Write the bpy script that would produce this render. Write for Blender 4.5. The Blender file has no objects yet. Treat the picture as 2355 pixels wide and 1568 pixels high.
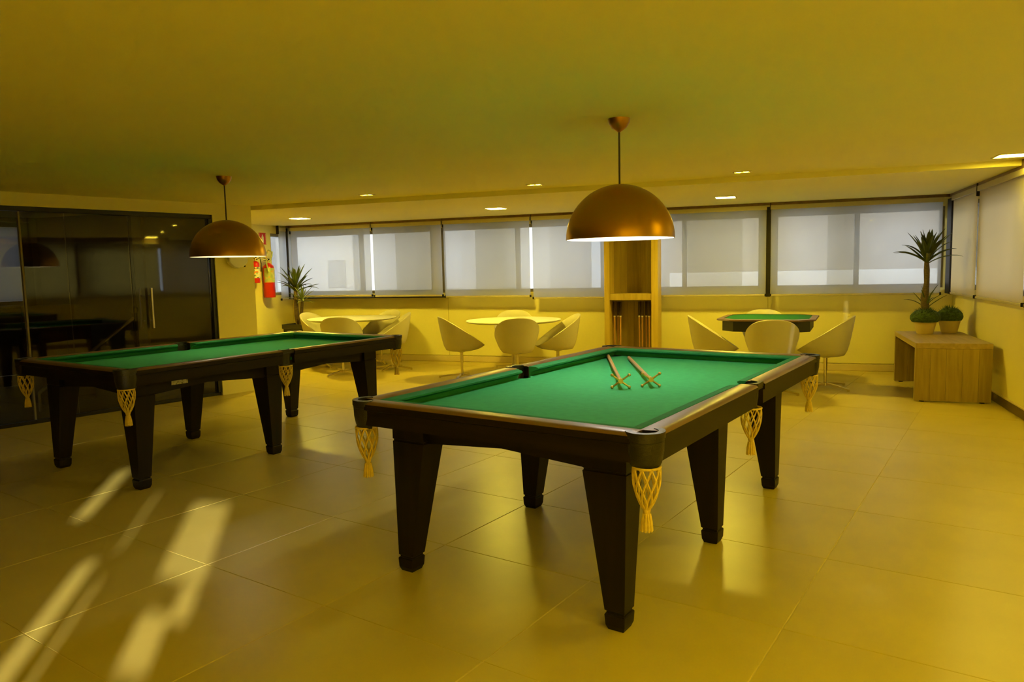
import bpy, math, random
from mathutils import Vector, Matrix
random.seed(7)
SC = bpy.context.scene
COL = SC.collection
PI = math.pi

# ------------------------------------------------------------------ camera
F_PX, YAW, PITCH, ROLL, CAM_H = 1690.0, .345, .0974, -.022, 1.385
fw = Vector((-math.sin(YAW)*math.cos(PITCH), math.cos(YAW)*math.cos(PITCH), -math.sin(PITCH)))
rt = Vector((math.cos(YAW), math.sin(YAW), 0)); up = rt.cross(fw)
cr, sr = math.cos(ROLL), math.sin(ROLL)
rt, up = cr*rt + sr*up, -sr*rt + cr*up
cam = bpy.data.cameras.new('camera'); camo = bpy.data.objects.new('camera', cam); COL.objects.link(camo)
cam.sensor_width = 36; cam.lens = 36*F_PX/2355; cam.clip_start = .05; cam.clip_end = 300
camo.matrix_world = Matrix(((rt.x, up.x, -fw.x, 0), (rt.y, up.y, -fw.y, 0), (rt.z, up.z, -fw.z, CAM_H), (0, 0, 0, 1)))
SC.camera = camo

# ------------------------------------------------------------------ world, sun, exposure
W = bpy.data.worlds.new('sky'); SC.world = W; W.use_nodes = True
bg = W.node_tree.nodes['Background']; bg.inputs[0].default_value = (.86, .92, 1, 1); bg.inputs[1].default_value = 2.0
SUN_D = Vector((-.577, .817, 0)); SUN_E = math.radians(17)
sd = Vector((SUN_D.x*math.cos(SUN_E), SUN_D.y*math.cos(SUN_E), -math.sin(SUN_E)))
sun = bpy.data.lights.new('sun', 'SUN'); sun.energy = 6.2; sun.color = (1, .94, .82); sun.angle = math.radians(.9)
suno = bpy.data.objects.new('sun', sun); COL.objects.link(suno); suno.location = (6, -8, 8)
suno.rotation_euler = sd.to_track_quat('-Z', 'Y').to_euler()
vs = SC.view_settings; vs.view_transform = 'Standard'; vs.look = 'None'; vs.gamma = 1; vs.use_curve_mapping = False
vs.exposure = 0.20
cy = SC.cycles
cy.use_denoising = True; cy.max_bounces = 6; cy.diffuse_bounces = 4; cy.glossy_bounces = 3; cy.transparent_max_bounces = 10
cy.use_adaptive_sampling = True; cy.adaptive_threshold = .12; cy.adaptive_min_samples = 20
cy.sample_clamp_indirect = 4; cy.caustics_reflective = False; cy.caustics_refractive = False

# ------------------------------------------------------------------ materials
def nm(name):
    m = bpy.data.materials.new(name); m.use_nodes = True
    n = m.node_tree.nodes; return m, n, m.node_tree.links, n['Principled BSDF']
def pm(name, col, rough=.5, metal=0, var=.08, scale=6, bump=0, bscale=60, spec=.5, stretch=(1, 1, 1), rand=0, coat=0):
    m, n, l, b = nm(name)
    b.inputs['Roughness'].default_value = rough; b.inputs['Metallic'].default_value = metal
    b.inputs['Specular IOR Level'].default_value = spec; b.inputs['Coat Weight'].default_value = coat
    tc = n.new('ShaderNodeTexCoord'); mp = n.new('ShaderNodeMapping'); mp.inputs['Scale'].default_value = stretch
    l.new(tc.outputs['Object'], mp.inputs['Vector'])
    no = n.new('ShaderNodeTexNoise'); no.inputs['Scale'].default_value = scale; no.inputs['Detail'].default_value = 4
    l.new(mp.outputs[0], no.inputs['Vector'])
    rp = n.new('ShaderNodeValToRGB'); rp.color_ramp.elements[0].position = .3; rp.color_ramp.elements[1].position = .7
    rp.color_ramp.elements[0].color = tuple(c*(1-var) for c in col)+(1,); rp.color_ramp.elements[1].color = tuple(min(1, c*(1+var)) for c in col)+(1,)
    l.new(no.outputs[0], rp.inputs[0]); out = rp.outputs[0]
    if rand:
        oi = n.new('ShaderNodeObjectInfo'); hs = n.new('ShaderNodeHueSaturation')
        mr = n.new('ShaderNodeMapRange'); mr.inputs[3].default_value = 1-rand; mr.inputs[4].default_value = 1+rand
        l.new(oi.outputs['Random'], mr.inputs[0]); l.new(mr.outputs[0], hs.inputs['Value']); l.new(out, hs.inputs['Color']); out = hs.outputs[0]
    l.new(out, b.inputs['Base Color'])
    if bump:
        n2 = n.new('ShaderNodeTexNoise'); n2.inputs['Scale'].default_value = bscale; l.new(mp.outputs[0], n2.inputs['Vector'])
        bp = n.new('ShaderNodeBump'); bp.inputs['Strength'].default_value = bump; bp.inputs['Distance'].default_value = .01
        l.new(n2.outputs[0], bp.inputs['Height']); l.new(bp.outputs[0], b.inputs['Normal'])
    return m
def em(name, col, strength):
    m, n, l, b = nm(name); n.remove(b); e = n.new('ShaderNodeEmission'); e.inputs[0].default_value = (*col, 1); e.inputs[1].default_value = strength
    l.new(e.outputs[0], n['Material Output'].inputs[0]); return m
def blind_mat(name, col, see, diff=.35):
    m, n, l, b = nm(name); n.remove(b)
    tr = n.new('ShaderNodeBsdfTranslucent'); df = n.new('ShaderNodeBsdfDiffuse'); tp = n.new('ShaderNodeBsdfTransparent')
    tc = n.new('ShaderNodeTexCoord'); mp = n.new('ShaderNodeMapping'); mp.inputs['Scale'].default_value = (1, 1, .3); no = n.new('ShaderNodeTexNoise'); no.inputs['Scale'].default_value = 3
    l.new(tc.outputs['Object'], mp.inputs[0]); l.new(mp.outputs[0], no.inputs['Vector'])
    rp = n.new('ShaderNodeValToRGB'); rp.color_ramp.elements[0].color = tuple(c*.94 for c in col)+(1,); rp.color_ramp.elements[1].color = (*col, 1)
    l.new(no.outputs[0], rp.inputs[0]); l.new(rp.outputs[0], tr.inputs[0]); l.new(rp.outputs[0], df.inputs[0])
    tp.inputs[0].default_value = (1, 1, 1, 1)
    m1 = n.new('ShaderNodeMixShader'); m1.inputs[0].default_value = diff; l.new(tr.outputs[0], m1.inputs[1]); l.new(df.outputs[0], m1.inputs[2])
    m2 = n.new('ShaderNodeMixShader'); m2.inputs[0].default_value = see; l.new(m1.outputs[0], m2.inputs[1]); l.new(tp.outputs[0], m2.inputs[2])
    l.new(m2.outputs[0], n['Material Output'].inputs[0]); return m
def glass_mat(name, tint, refl, rough=0.0):
    m, n, l, b = nm(name); n.remove(b)
    tp = n.new('ShaderNodeBsdfTransparent'); tp.inputs[0].default_value = (*tint, 1)
    gl = n.new('ShaderNodeBsdfGlossy'); gl.inputs['Roughness'].default_value = rough; gl.inputs[0].default_value = (1, 1, 1, 1)
    lw = n.new('ShaderNodeLayerWeight'); lw.inputs[0].default_value = .25
    mr = n.new('ShaderNodeMapRange'); mr.inputs[3].default_value = refl; mr.inputs[4].default_value = .9
    l.new(lw.outputs['Fresnel'], mr.inputs[0])
    mx = n.new('ShaderNodeMixShader'); l.new(mr.outputs[0], mx.inputs[0]); l.new(tp.outputs[0], mx.inputs[1]); l.new(gl.outputs[0], mx.inputs[2])
    l.new(mx.outputs[0], n['Material Output'].inputs[0]); return m
def wood_mat(name, c1, c2, rough=.45, axis='Z', plank=0, spec=.4):
    m, n, l, b = nm(name); b.inputs['Roughness'].default_value = rough; b.inputs['Specular IOR Level'].default_value = spec
    tc = n.new('ShaderNodeTexCoord'); mp = n.new('ShaderNodeMapping')
    mp.inputs['Scale'].default_value = {'X': (.6, 9, 9), 'Y': (9, .6, 9), 'Z': (9, 9, .6)}[axis]
    l.new(tc.outputs['Object'], mp.inputs[0])
    no = n.new('ShaderNodeTexNoise'); no.inputs['Scale'].default_value = 2.2; no.inputs['Detail'].default_value = 6; no.inputs['Distortion'].default_value = .6
    l.new(mp.outputs[0], no.inputs['Vector'])
    rp = n.new('ShaderNodeValToRGB'); rp.color_ramp.elements[0].position = .32; rp.color_ramp.elements[1].position = .68
    rp.color_ramp.elements[0].color = (*c1, 1); rp.color_ramp.elements[1].color = (*c2, 1)
    l.new(no.outputs[0], rp.inputs[0])
    oi = n.new('ShaderNodeObjectInfo'); hs = n.new('ShaderNodeHueSaturation'); mr = n.new('ShaderNodeMapRange'); mr.inputs[3].default_value = 1-plank; mr.inputs[4].default_value = 1+plank
    l.new(oi.outputs['Random'], mr.inputs[0]); l.new(mr.outputs[0], hs.inputs['Value']); l.new(rp.outputs[0], hs.inputs['Color']); l.new(hs.outputs[0], b.inputs['Base Color'])
    return m
def label_mat(name, cols, scale):
    m, n, l, b = nm(name); b.inputs['Roughness'].default_value = .5
    tc = n.new('ShaderNodeTexCoord'); vo = n.new('ShaderNodeTexVoronoi'); vo.inputs['Scale'].default_value = scale
    l.new(tc.outputs['Object'], vo.inputs['Vector']); rp = n.new('ShaderNodeValToRGB'); rp.color_ramp.interpolation = 'CONSTANT'
    sp = n.new('ShaderNodeSeparateColor'); l.new(vo.outputs['Color'], sp.inputs[0]); l.new(sp.outputs[0], rp.inputs[0])
    cr_ = rp.color_ramp; cr_.elements[0].color = (*cols[0], 1); cr_.elements[1].position = .5; cr_.elements[1].color = (*cols[1], 1)
    for i, c in enumerate(cols[2:]):
        e = cr_.elements.new(.7+.12*i); e.color = (*c, 1)
    l.new(rp.outputs[0], b.inputs['Base Color']); return m

M = dict(
    paint=pm('wall_paint', (.82, .73, .27), .65, var=.02, scale=2, bump=.04, bscale=90, spec=.3),
    ceil=pm('ceiling_paint', (.92, .84, .30), .8, var=.015, scale=1.2, spec=.2),
    tile=pm('floor_tile', (.56, .45, .10), .33, var=.05, scale=3, rand=.03, spec=.4),
    grout=pm('grout', (.64, .53, .22), .8, var=.05, scale=20),
    base=pm('baseboard_paint', (.62, .50, .24), .5, var=.03),
    basedark=pm('baseboard_dark', (.10, .06, .025), .4, var=.1),
    frame=pm('window_frame', (.018, .014, .010), .6, var=.1, spec=.15),
    mull=pm('window_mullion', (.22, .19, .14), .5, var=.1),
    alu=pm('aluminium', (.55, .52, .46), .35, metal=.8, var=.05),
    blind=blind_mat('blind_screen', (.70, .715, .75), .42, .2),
    blindr=blind_mat('blind_cream', (.84, .76, .58), .05),
    frost=blind_mat('frosted_pane', (.36, .38, .44), .02, .3),
    blindr_fill=blind_mat('blind_cream_fill', (.95, .83, .40), .0, .05),  # thinner, brighter fabric on the unseen right blinds, added as fill light
    fill_shade=blind_mat('fill_shade_yellow', (.97, .80, .18), .0, .08),  # sunlit shade added behind the camera as fill
    cass=pm('blind_cassette', (.46, .40, .25), .5, var=.03),
    pane=glass_mat('window_glass', (.93, .96, .97), .04),
    pane2=glass_mat('tinted_sash_glass', (.80, .79, .76), .04),
    dglass=glass_mat('smoked_glass', (.60, .58, .52), .03, .03),
    gframe=pm('door_metal', (.012, .011, .01), .35, var=.1),
    chrome=pm('chrome', (.75, .68, .5), .22, metal=1, var=.03),
    steel=pm('brushed_steel', (.62, .56, .42), .35, metal=1, var=.05),
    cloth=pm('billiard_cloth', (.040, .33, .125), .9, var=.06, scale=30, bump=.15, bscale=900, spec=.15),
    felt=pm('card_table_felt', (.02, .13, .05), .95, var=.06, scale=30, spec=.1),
    cush_shaded=pm('cushion_cloth_shaded', (.024, .20, .075), .9, var=.06, scale=30, bump=.15, bscale=900, spec=.15),  # billiard cloth darkened: shade below the cushion noses put into the colour
    mahog=wood_mat('dark_mahogany', (.009, .0055, .002), (.016, .010, .003), .42, 'Y', spec=.22),
    mahogx=wood_mat('dark_mahogany_cross', (.009, .0055, .002), (.016, .010, .003), .42, 'X', spec=.22),
    mahogz=wood_mat('dark_mahogany_leg', (.007, .0045, .002), (.013, .008, .003), .44, 'Z', spec=.22),
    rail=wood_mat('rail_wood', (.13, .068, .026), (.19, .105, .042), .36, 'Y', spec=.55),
    railx=wood_mat('rail_wood_cross', (.13, .068, .026), (.19, .105, .042), .36, 'X', spec=.55),
    leather=pm('pocket_leather', (.016, .013, .007), .34, var=.2, scale=30, bump=.2, bscale=200),
    rope=pm('net_cord', (.74, .54, .10), .85, var=.12, scale=60, bump=.3, bscale=400),
    copper=pm('copper_lacquer', (.44, .225, .013), .35, metal=1, var=.03, scale=2),
    shadein=pm('shade_white', (.90, .84, .66), .6, var=.01),
    cord=pm('lamp_cord', (.05, .03, .015), .5),
    bulb=em('bulb_glow', (1, .96, .86), 310),
    bulb2=em('bulb_glow_dim', (1, .86, .55), 80),
    dlight=em('fill_downlight_glow', (1, .76, .02), 135),  # glow of the downlights added outside the view
    dlight3=em('ceiling_downlight_glow', (1, .78, .06), 70),
    dlight2=em('soffit_downlight_glow', (1, .77, .07), 300),
    slight=em('small_downlight_glow', (1, .78, .06), 100),
    trimw=pm('downlight_trim', (.78, .66, .34), .5),
    shell=pm('chair_shell', (.60, .55, .38), .45, var=.02, spec=.35),
    pad=pm('chair_pad', (.58, .53, .36), .7, var=.04, scale=20),
    top=pm('table_laminate', (.72, .67, .48), .35, var=.02),
    oak=wood_mat('oak', (.25, .17, .03), (.38, .27, .05), .5, 'Z', plank=.10),
    oakx=wood_mat('oak_top', (.32, .22, .07), (.44, .31, .11), .42, 'Y', plank=.05),
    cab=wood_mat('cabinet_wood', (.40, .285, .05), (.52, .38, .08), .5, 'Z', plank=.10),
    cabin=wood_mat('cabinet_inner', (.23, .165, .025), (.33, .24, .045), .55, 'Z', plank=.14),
    cueb=wood_mat('cue_butt', (.03, .012, .006), (.06, .025, .01), .3, 'Z'),
    cues=wood_mat('cue_shaft', (.42, .22, .07), (.55, .32, .11), .3, 'Z', plank=.3),
    ferr=pm('ferrule', (.8, .75, .6), .4),
    restw=wood_mat('rest_shaft', (.36, .19, .07), (.48, .27, .11), .35, 'Y'),
    brass=pm('brass', (.78, .58, .20), .28, metal=.9, var=.05),
    red=pm('extinguisher_red', (.55, .008, .006), .28, var=.04, coat=.3),
    redsign=pm('sign_red', (.55, .03, .015), .5),
    white=pm('white_plastic', (.82, .78, .66), .5, var=.02),
    black=pm('black_rubber', (.012, .011, .009), .5),
    lab1=label_mat('label_multicolour', [(.75, .72, .60), (.35, .45, .42), (.75, .22, .05), (.12, .16, .2)], 38),
    lab2=label_mat('label_green', [(.45, .50, .16), (.55, .55, .22), (.62, .40, .12), (.40, .45, .2)], 26),
    plate=label_mat('maker_plate', [(.60, .57, .45), (.66, .63, .5), (.25, .23, .18), (.5, .47, .36)], 120),
    leaf=pm('leaf', (.055, .078, .014), .45, var=.35, scale=9, rand=.35),
    leafl=pm('leaf_pale', (.16, .21, .05), .45, var=.3, scale=9, rand=.3),
    moss=pm('moss', (.045, .085, .012), .9, var=.5, scale=40, bump=.8, bscale=120),
    trunk=pm('trunk', (.11, .075, .03), .8, var=.35, scale=30, bump=.6, bscale=80, stretch=(1, 1, 3)),
    pot=pm('white_pot', (.62, .48, .18), .45, var=.05),
    planter=pm('dark_planter', (.018, .016, .012), .45, var=.2),
    soil=pm('soil', (.03, .02, .012), .95, var=.4, scale=50),
    dwood=wood_mat('dark_desk', (.05, .014, .008), (.085, .026, .014), .4, 'Z'),
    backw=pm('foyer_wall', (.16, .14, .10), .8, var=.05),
    backd=pm('dark_unseen_wall', (.02, .017, .013), .3, var=.1),  # kept dark so the unseen wall bounces little light
    bld1=pm('beige_render', (.40, .355, .30), .9, var=.10, scale=1.2),
    bld2=pm('white_render', (.80, .80, .80), .9, var=.06, scale=1.5),
    bld3=pm('grey_render', (.50, .50, .50), .9, var=.08, scale=1.2),
    bglass=pm('far_window', (.52, .53, .55), .3),
    ground=pm('ground', (.45, .43, .40), .9, var=.1),
)

# ------------------------------------------------------------------ mesh helpers
class MB:
    def __init__(s): s.v = []; s.f = []; s.mi = []; s.k = 0
    def add(s, vs_, fs):
        o = len(s.v); s.v += [tuple(p) for p in vs_]
        for f in fs: s.f.append(tuple(i+o for i in f)); s.mi.append(s.k)
        return s
    def box(s, x0, x1, y0, y1, z0, z1, b=0):
        if b <= 0:
            return s.add([(x0, y0, z0), (x1, y0, z0), (x1, y1, z0), (x0, y1, z0), (x0, y0, z1), (x1, y0, z1), (x1, y1, z1), (x0, y1, z1)],
                         [(0, 3, 2, 1), (4, 5, 6, 7), (0, 1, 5, 4), (1, 2, 6, 5), (2, 3, 7, 6), (3, 0, 4, 7)])
        ring = lambda d, z: [(x0+d, y0+d, z), (x1-d, y0+d, z), (x1-d, y1-d, z), (x0+d, y1-d, z)]
        return s.rings([ring(b, z0), ring(0, z0+b), ring(0, z1-b), ring(b, z1)])
    def rings(s, rs, closed=True, caps=True):
        n = len(rs[0]); o = len(s.v); vs_ = [p for r in rs for p in r]; fs = []
        for i in range(len(rs)-1):
            for j in range(n if closed else n-1):
                a = i*n+j; b = i*n+(j+1) % n; fs.append((a, b, b+n, a+n))
        if caps: fs.append(tuple(range(n-1, -1, -1))); fs.append(tuple((len(rs)-1)*n+j for j in range(n)))
        return s.add(vs_, fs)
    def lathe(s, prof, n=32, c=(0, 0), caps=False):
        return s.rings([[(c[0]+r*math.cos(2*PI*j/n), c[1]+r*math.sin(2*PI*j/n), z) for j in range(n)] for r, z in prof], True, caps)
    def prism(s, poly, axis, a, b):
        def P(q, t): return {'x': (t, q[0], q[1]), 'y': (q[0], t, q[1]), 'z': (q[0], q[1], t)}[axis]
        return s.rings([[P(q, a) for q in poly], [P(q, b) for q in poly]])
    def tube(s, pts, r, n=8, caps=True):
        pts = [Vector(p) for p in pts]; rs = []; nrm = None
        for i, p in enumerate(pts):
            t = (pts[min(i+1, len(pts)-1)]-pts[max(i-1, 0)]).normalized()
            if nrm is None:
                nrm = t.cross(Vector((0, 0, 1)) if abs(t.z) < .9 else Vector((1, 0, 0))).normalized()
            else: nrm = (nrm-t*nrm.dot(t)).normalized()
            bn = t.cross(nrm); rr = r[i] if isinstance(r, (list, tuple)) else r
            rs.append([p+(nrm*math.cos(2*PI*k/n)+bn*math.sin(2*PI*k/n))*rr for k in range(n)])
        return s.rings(rs, True, caps)
    def sphere(s, c, r, n=12, m=8, sz=1):
        rs = [[(c[0]+r*math.sin(PI*i/m)*math.cos(2*PI*j/n), c[1]+r*math.sin(PI*i/m)*math.sin(2*PI*j/n), c[2]-sz*r*math.cos(PI*i/m)) for j in range(n)] for i in range(1, m)]
        return s.rings(rs)
    def mesh(s, name, mats, smooth=False):
        me = bpy.data.meshes.new(name); me.from_pydata([tuple(p) for p in s.v], [], s.f)
        for m in (mats if isinstance(mats, list) else [mats]): me.materials.append(m)
        if any(s.mi): me.polygons.foreach_set('material_index', s.mi)
        import bmesh
        bm = bmesh.new(); bm.from_mesh(me); bmesh.ops.recalc_face_normals(bm, faces=bm.faces); bm.to_mesh(me); bm.free()
        if smooth:
            me.polygons.foreach_set('use_smooth', [True]*len(me.polygons))
            try: me.set_sharp_from_angle(angle=math.radians(smooth if smooth is not True else 40))
            except Exception: pass
        return me
    def build(s, name, mats, parent=None, smooth=False, loc=None, rz=0):
        return link(name, s.mesh(name, mats, smooth), parent, loc, rz)
def link(name, me, parent=None, loc=None, rz=0):
    o = bpy.data.objects.new(name, me); COL.objects.link(o)
    if parent: o.parent = parent
    if loc: o.location = loc
    if rz: o.rotation_euler.z = rz
    return o
def tag(o, label, cat, group=None):
    o['label'] = label; o['category'] = cat
    if group: o['group'] = group
    return o
def thing(name, label, cat, loc=(0, 0, 0), rz=0, group=None):
    return tag(link(name, None, None, loc, rz), label, cat, group)
def struct(o): o['kind'] = 'structure'; return o
def stuff(o): o['kind'] = 'stuff'; return o
def copy_tree(o, parent=None):
    c = o.copy(); COL.objects.link(c); c.parent = parent
    for ch in list(o.children): copy_tree(ch, c)
    return c

# ------------------------------------------------------------------ room shell
XR, YB, YF, ZC, ZS, YFAS, XL = 2.03, 10.217, -1.2, 2.2, 2.15, 7.3, -7.5
LW0 = Vector((-6.75, 4.8)); LWD = Vector((.88, 2.48)).normalized(); LWN = Vector((LWD.y, -LWD.x))   # slanted left wall, normal into the room
LANG = math.atan2(LWD.y, LWD.x)
def lw(s, d=0): p = LW0+LWD*s+LWN*d; return (p.x, p.y)

# floor: grout bed plus single tiles, laid along the pool tables
floor = struct(MB().box(-12.5, XR+.15, YF-.15, YB+.15, -.12, -.0025).build('floor', M['grout']))
TA = -.256; tu = Vector((math.cos(TA), math.sin(TA))); tv = Vector((-math.sin(TA), math.cos(TA)))
U0, V0, TU, TV = -.685, 1.98, .828, .795
def clip(poly, nx, ny, d):
    out = []
    for i in range(len(poly)):
        a, b = poly[i], poly[(i+1) % len(poly)]; da = a[0]*nx+a[1]*ny-d; db = b[0]*nx+b[1]*ny-d
        if da <= 0: out.append(a)
        if (da < 0) != (db < 0) and da != db:
            t = da/(da-db); out.append((a[0]+(b[0]-a[0])*t, a[1]+(b[1]-a[1])*t))
    return out
J, BV, TH = .0019, .0015, .009
tile_me = MB().rings([[(sx*(TU/2-J-e), sy*(TV/2-J-e), z) for sx, sy in ((-1, -1), (1, -1), (1, 1), (-1, 1))] for e, z in ((0, -.010), (0, -.002), (BV, 0))]).mesh('tile', M['tile'])
for i in range(-16, 9):
    for k in range(-8, 14):
        c = tu*(U0+(i+.5)*TU)+tv*(V0+(k+.5)*TV)
        pl = [c+tu*sx*(TU/2-J)+tv*sy*(TV/2-J) for sx, sy in ((-1, -1), (1, -1), (1, 1), (-1, 1))]
        pl = [(p.x, p.y) for p in pl]; n0 = [tuple(p) for p in pl]
        for a in ((1, 0, XR+.005), (-1, 0, 9.6), (0, 1, YB+.005), (0, -1, -YF+.005)):
            if pl: pl = clip(pl, *a)
        if len(pl) < 3: continue
        area = abs(sum(pl[q][0]*pl[(q+1) % len(pl)][1]-pl[(q+1) % len(pl)][0]*pl[q][1] for q in range(len(pl))))/2
        if area < .012: continue
        if pl == n0: link('tile', tile_me, floor, (c.x, c.y, 0), TA)
        else: MB().prism(pl, 'z', -.010, 0).build('tile', M['tile'], floor)

struct(MB().prism([(XR+.15, YF-.15), (XR+.15, YFAS), (-9.37, YFAS), (-12.06, -.11), (-12.06, YF-.15)], 'z', ZC, ZC+.15).build('ceiling', M['ceil']))
struct(MB().box(XL-.1, XR+.15, YFAS, YB-.26, ZS, ZC+.15).build('trim_1', M['ceil']))           # lowered soffit along the windows
struct(MB().box(XL-.1, XR+.15, YB-.26, YB+.15, ZC+.02, ZC+.15).build('trim_2', M['ceil']))       # blind recess above the soffit edge

# back wall with window band
ZW0, ZW1 = 1.05, 2.03
wb = MB().box(XL-.1, XR+.15, YB, YB+.15, 0, ZW0).box(XL-.1, XR+.15, YB, YB+.15, ZW1, ZC+.02)
wb.box(-.17, -.02, YB, YB+.15, ZW0, ZW1).box(XR-.11, XR+.15, YB, YB+.15, ZW0, ZW1).box(-4.93, -4.80, YB, YB+.15, ZW0, ZW1).box(XL-.1, XL+.02, YB, YB+.15, ZW0, ZW1)
wback = struct(wb.build('wall_back', M['paint']))
for a, b in ((XL+.004, -4.69), (-4.68, -.095), (-.085, XR-.004)):
    MB().box(a, b, YB-.012, YB, .095, ZW0-.02, .003).build('wall_panel', M['paint'], wback)
MB().box(XL, XR, YB-.026, YB-.012, 0.001, .09, .004).build('skirting', M['base'], wback)
def window(name, xs, ydir='y', mull=(), c=None):
    x0, x1 = xs
    if ydir == 'y': bx = lambda mb, a, b, d0, d1, z0, z1: mb.box(a, b, YB+d0, YB+d1, z0, z1, .004)
    elif ydir == 'r': bx = lambda mb, a, b, d0, d1, z0, z1: mb.box(XR+d0, XR+d1, a, b, z0, z1, .004)
    else: bx = lambda mb, a, b, d0, d1, z0, z1: mb.box(XL-d1, XL-d0, a, b, z0, z1, .004)
    mb = MB(); t = .045
    bx(mb, x0, x1, .03, .10, ZW0, ZW0+t); bx(mb, x0, x1, .03, .10, ZW1-t, ZW1); bx(mb, x0, x0+t, .03, .10, ZW0+t, ZW1-t); bx(mb, x1-t, x1, .03, .10, ZW0+t, ZW1-t)
    o = struct(mb.build(name, M['mull']))
    ed = [x0+t]+[q for q in mull]+[x1-t]
    for q in mull:
        m2 = MB(); bx(m2, q-.03, q+.03, .035, .095, ZW0+t, ZW1-t); m2.build('mullion', M['mull'], o)
    for a, b in zip(ed[:-1], ed[1:]):
        m2 = MB(); a2 = a+(.03 if a in mull else 0); b2 = b-(.03 if b in mull else 0)
        bx(m2, a2, b2, .06, .066, ZW0+t, ZW1-t); m2.build('pane', M['pane'], o)
    return o
window('window_1', (XL+.02, -4.93), 'y', (-6.2,))
window('window_2', (-4.80, -.17), 'y', (-3.57, -2.3, -1.17))
window('window_3', (-.02, XR-.11), 'y', (.96,))

for nm_, a, b in (('window_2', -1.135, -.42), ('window_3', .62, .925), ('window_2', -4.25, -3.605), ('window_1', -5.6, -4.98)):
    MB().box(a, b, YB+.072, YB+.078, ZW0+.046, ZW1-.046).build('sliding_sash', M['pane2'], bpy.data.objects[nm_])
# right wall, windows all along it
wr = MB().box(XR, XR+.15, YF, YB, 0, ZW0).box(XR, XR+.15, YF, YB, ZW1, ZC)
bays = [(8.72, YB-.07), (5.75, 8.60), (2.75, 5.63), (-.3, 2.63)]
prev = YF
for a, b in sorted(bays): wr.box(XR, XR+.15, prev, a, ZW0, ZW1); prev = b
wr.box(XR, XR+.15, prev, YB, ZW0, ZW1)
wr.box(XR, XR+.15, YF-.15, YF, 0, ZC)
wright = struct(wr.build('wall_right', M['paint']))
for i, (a, b) in enumerate(bays): window('window_%d' % (i+4), (a, b), 'r', ((a+b)/2,) if i else ())
struct(MB().box(XR-.016, XR, YF, YB-.03, 0.001, .085, .003).build('baseboard_right', M['basedark']))
MB().box(XR-.018, XR, YF, YB-.03, .0855, .1, .002).build('cap_strip', M['base'], bpy.data.objects['baseboard_right'])
struct(MB().box(1.912, 1.95, 9.842, 10.06, .985, 2.10, .004).build('trim_3', M['frame']))           # dark corner post

struct(MB().box(XL+.10, XR-.10, YB-.235, YB-.215, 2.119, ZC+.019).build('trim_gap_shade_back', M['rail']))           # dark strip standing in for the shadow gap above the back blinds
struct(MB().box(XR-.112, XR-.095, YF+.3, YB-.24, 2.119, ZC-.001).build('trim_gap_shade_right', M['rail']))       # same stand-in for the shadow gap above the right-hand blinds
struct(MB().box(XL+.16, -4.66, YB-.21, YB-.012, .985, 1.0).build('trim_6', M['frame']))          # dark window board at the left
struct(MB().box(-.118, -.062, YB-.19, YB-.17, .96, 2.10).build('trim_7', M['frame']))       # dark post between the blinds
# short left wall by the extinguishers, with its window
wl = MB().box(XL-.15, XL, 7.2, YB, 0, ZW0).box(XL-.15, XL, 7.2, YB, ZW1, ZC+.02).box(XL-.15, XL, 7.2, 9.72, ZW0, ZW1)
struct(wl.build('wall_left', M['paint']))
window('window_8', (9.72, YB-.01), 'l', ())
struct(MB().box(XL+.10, XL+.125, YB-.24, YB-.215, .99, 2.115).build('trim_8', M['frame']))      # dark corner post at the left
struct(MB().box(XL, XL+.014, 7.36, YB-.03, 0.001, .09, .003).build('baseboard_left', M['base']))
# slanted glass wall: header, pillar, return, far stretch
def slab(mb, s0, s1, d0, d1, z0, z1):
    q = [lw(s0, d0), lw(s1, d0), lw(s1, d1), lw(s0, d1)]
    return mb.prism(q, 'z', z0, z1)
ws = MB(); slab(ws, -1.75, 2.14, -.14, 0, 2.075, ZC); slab(ws, 2.14, 2.627, -.14, 0, 0, ZC);
ws.box(XL-.15, lw(2.627, -.14)[0]+.02, 7.24, 7.34, 0, ZC)
struct(ws.build('wall_glass_side', M['paint']))
wd = MB(); slab(wd, -6.4, -1.75, -.14, 0, 0, ZC); struct(wd.build('wall_dark_side', M['backd']))      # unseen far stretch, made dark to cut bounce light on the left
# rear wall, behind the camera; its openings are shaped to throw the sun patches
ER = math.tan(SUN_E)
def ap(s0, s1, w0, w1):      # a lit strip on the floor in sun axes -> an opening in the rear wall
    def back(s, w):
        x, y = SUN_D.x*s+.817*w, SUN_D.y*s+.577*w; t = (y-YF)/.817; return x+.577*t, t*ER
    wm = (w0+w1)/2; sm = (s0+s1)/2
    xa, xb = back(sm, w0)[0], back(sm, w1)[0]; return (min(xa, xb), max(xa, xb), back(s0, wm)[1], back(s1, wm)[1])
aps = [ap(3.55, 4.75, -.73, -.50), ap(3.10, 3.50, -.60, -.51), ap(2.72, 3.25, -.72, -.59), ap(2.4, 3.95, -1.13, -1.04), ap(2.4, 3.68, -.993, -.963), ap(4.04, 5.1, -.993, -.963), ap(4.65, 5.8, -1.37, -1.27)]
xs = sorted({-9.4, XR}|{a for q in aps for a in q[:2]}); zs = sorted({0, ZC}|{a for q in aps for a in q[2:]})
rw = MB(); rf = MB(); RX0, RX1, RZ0, RZ1 = .3, XR-.05, .6, 2.12
xs = sorted(set(xs)|{RX0, RX1}); zs = sorted(set(zs)|{RZ0, RZ1})
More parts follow.
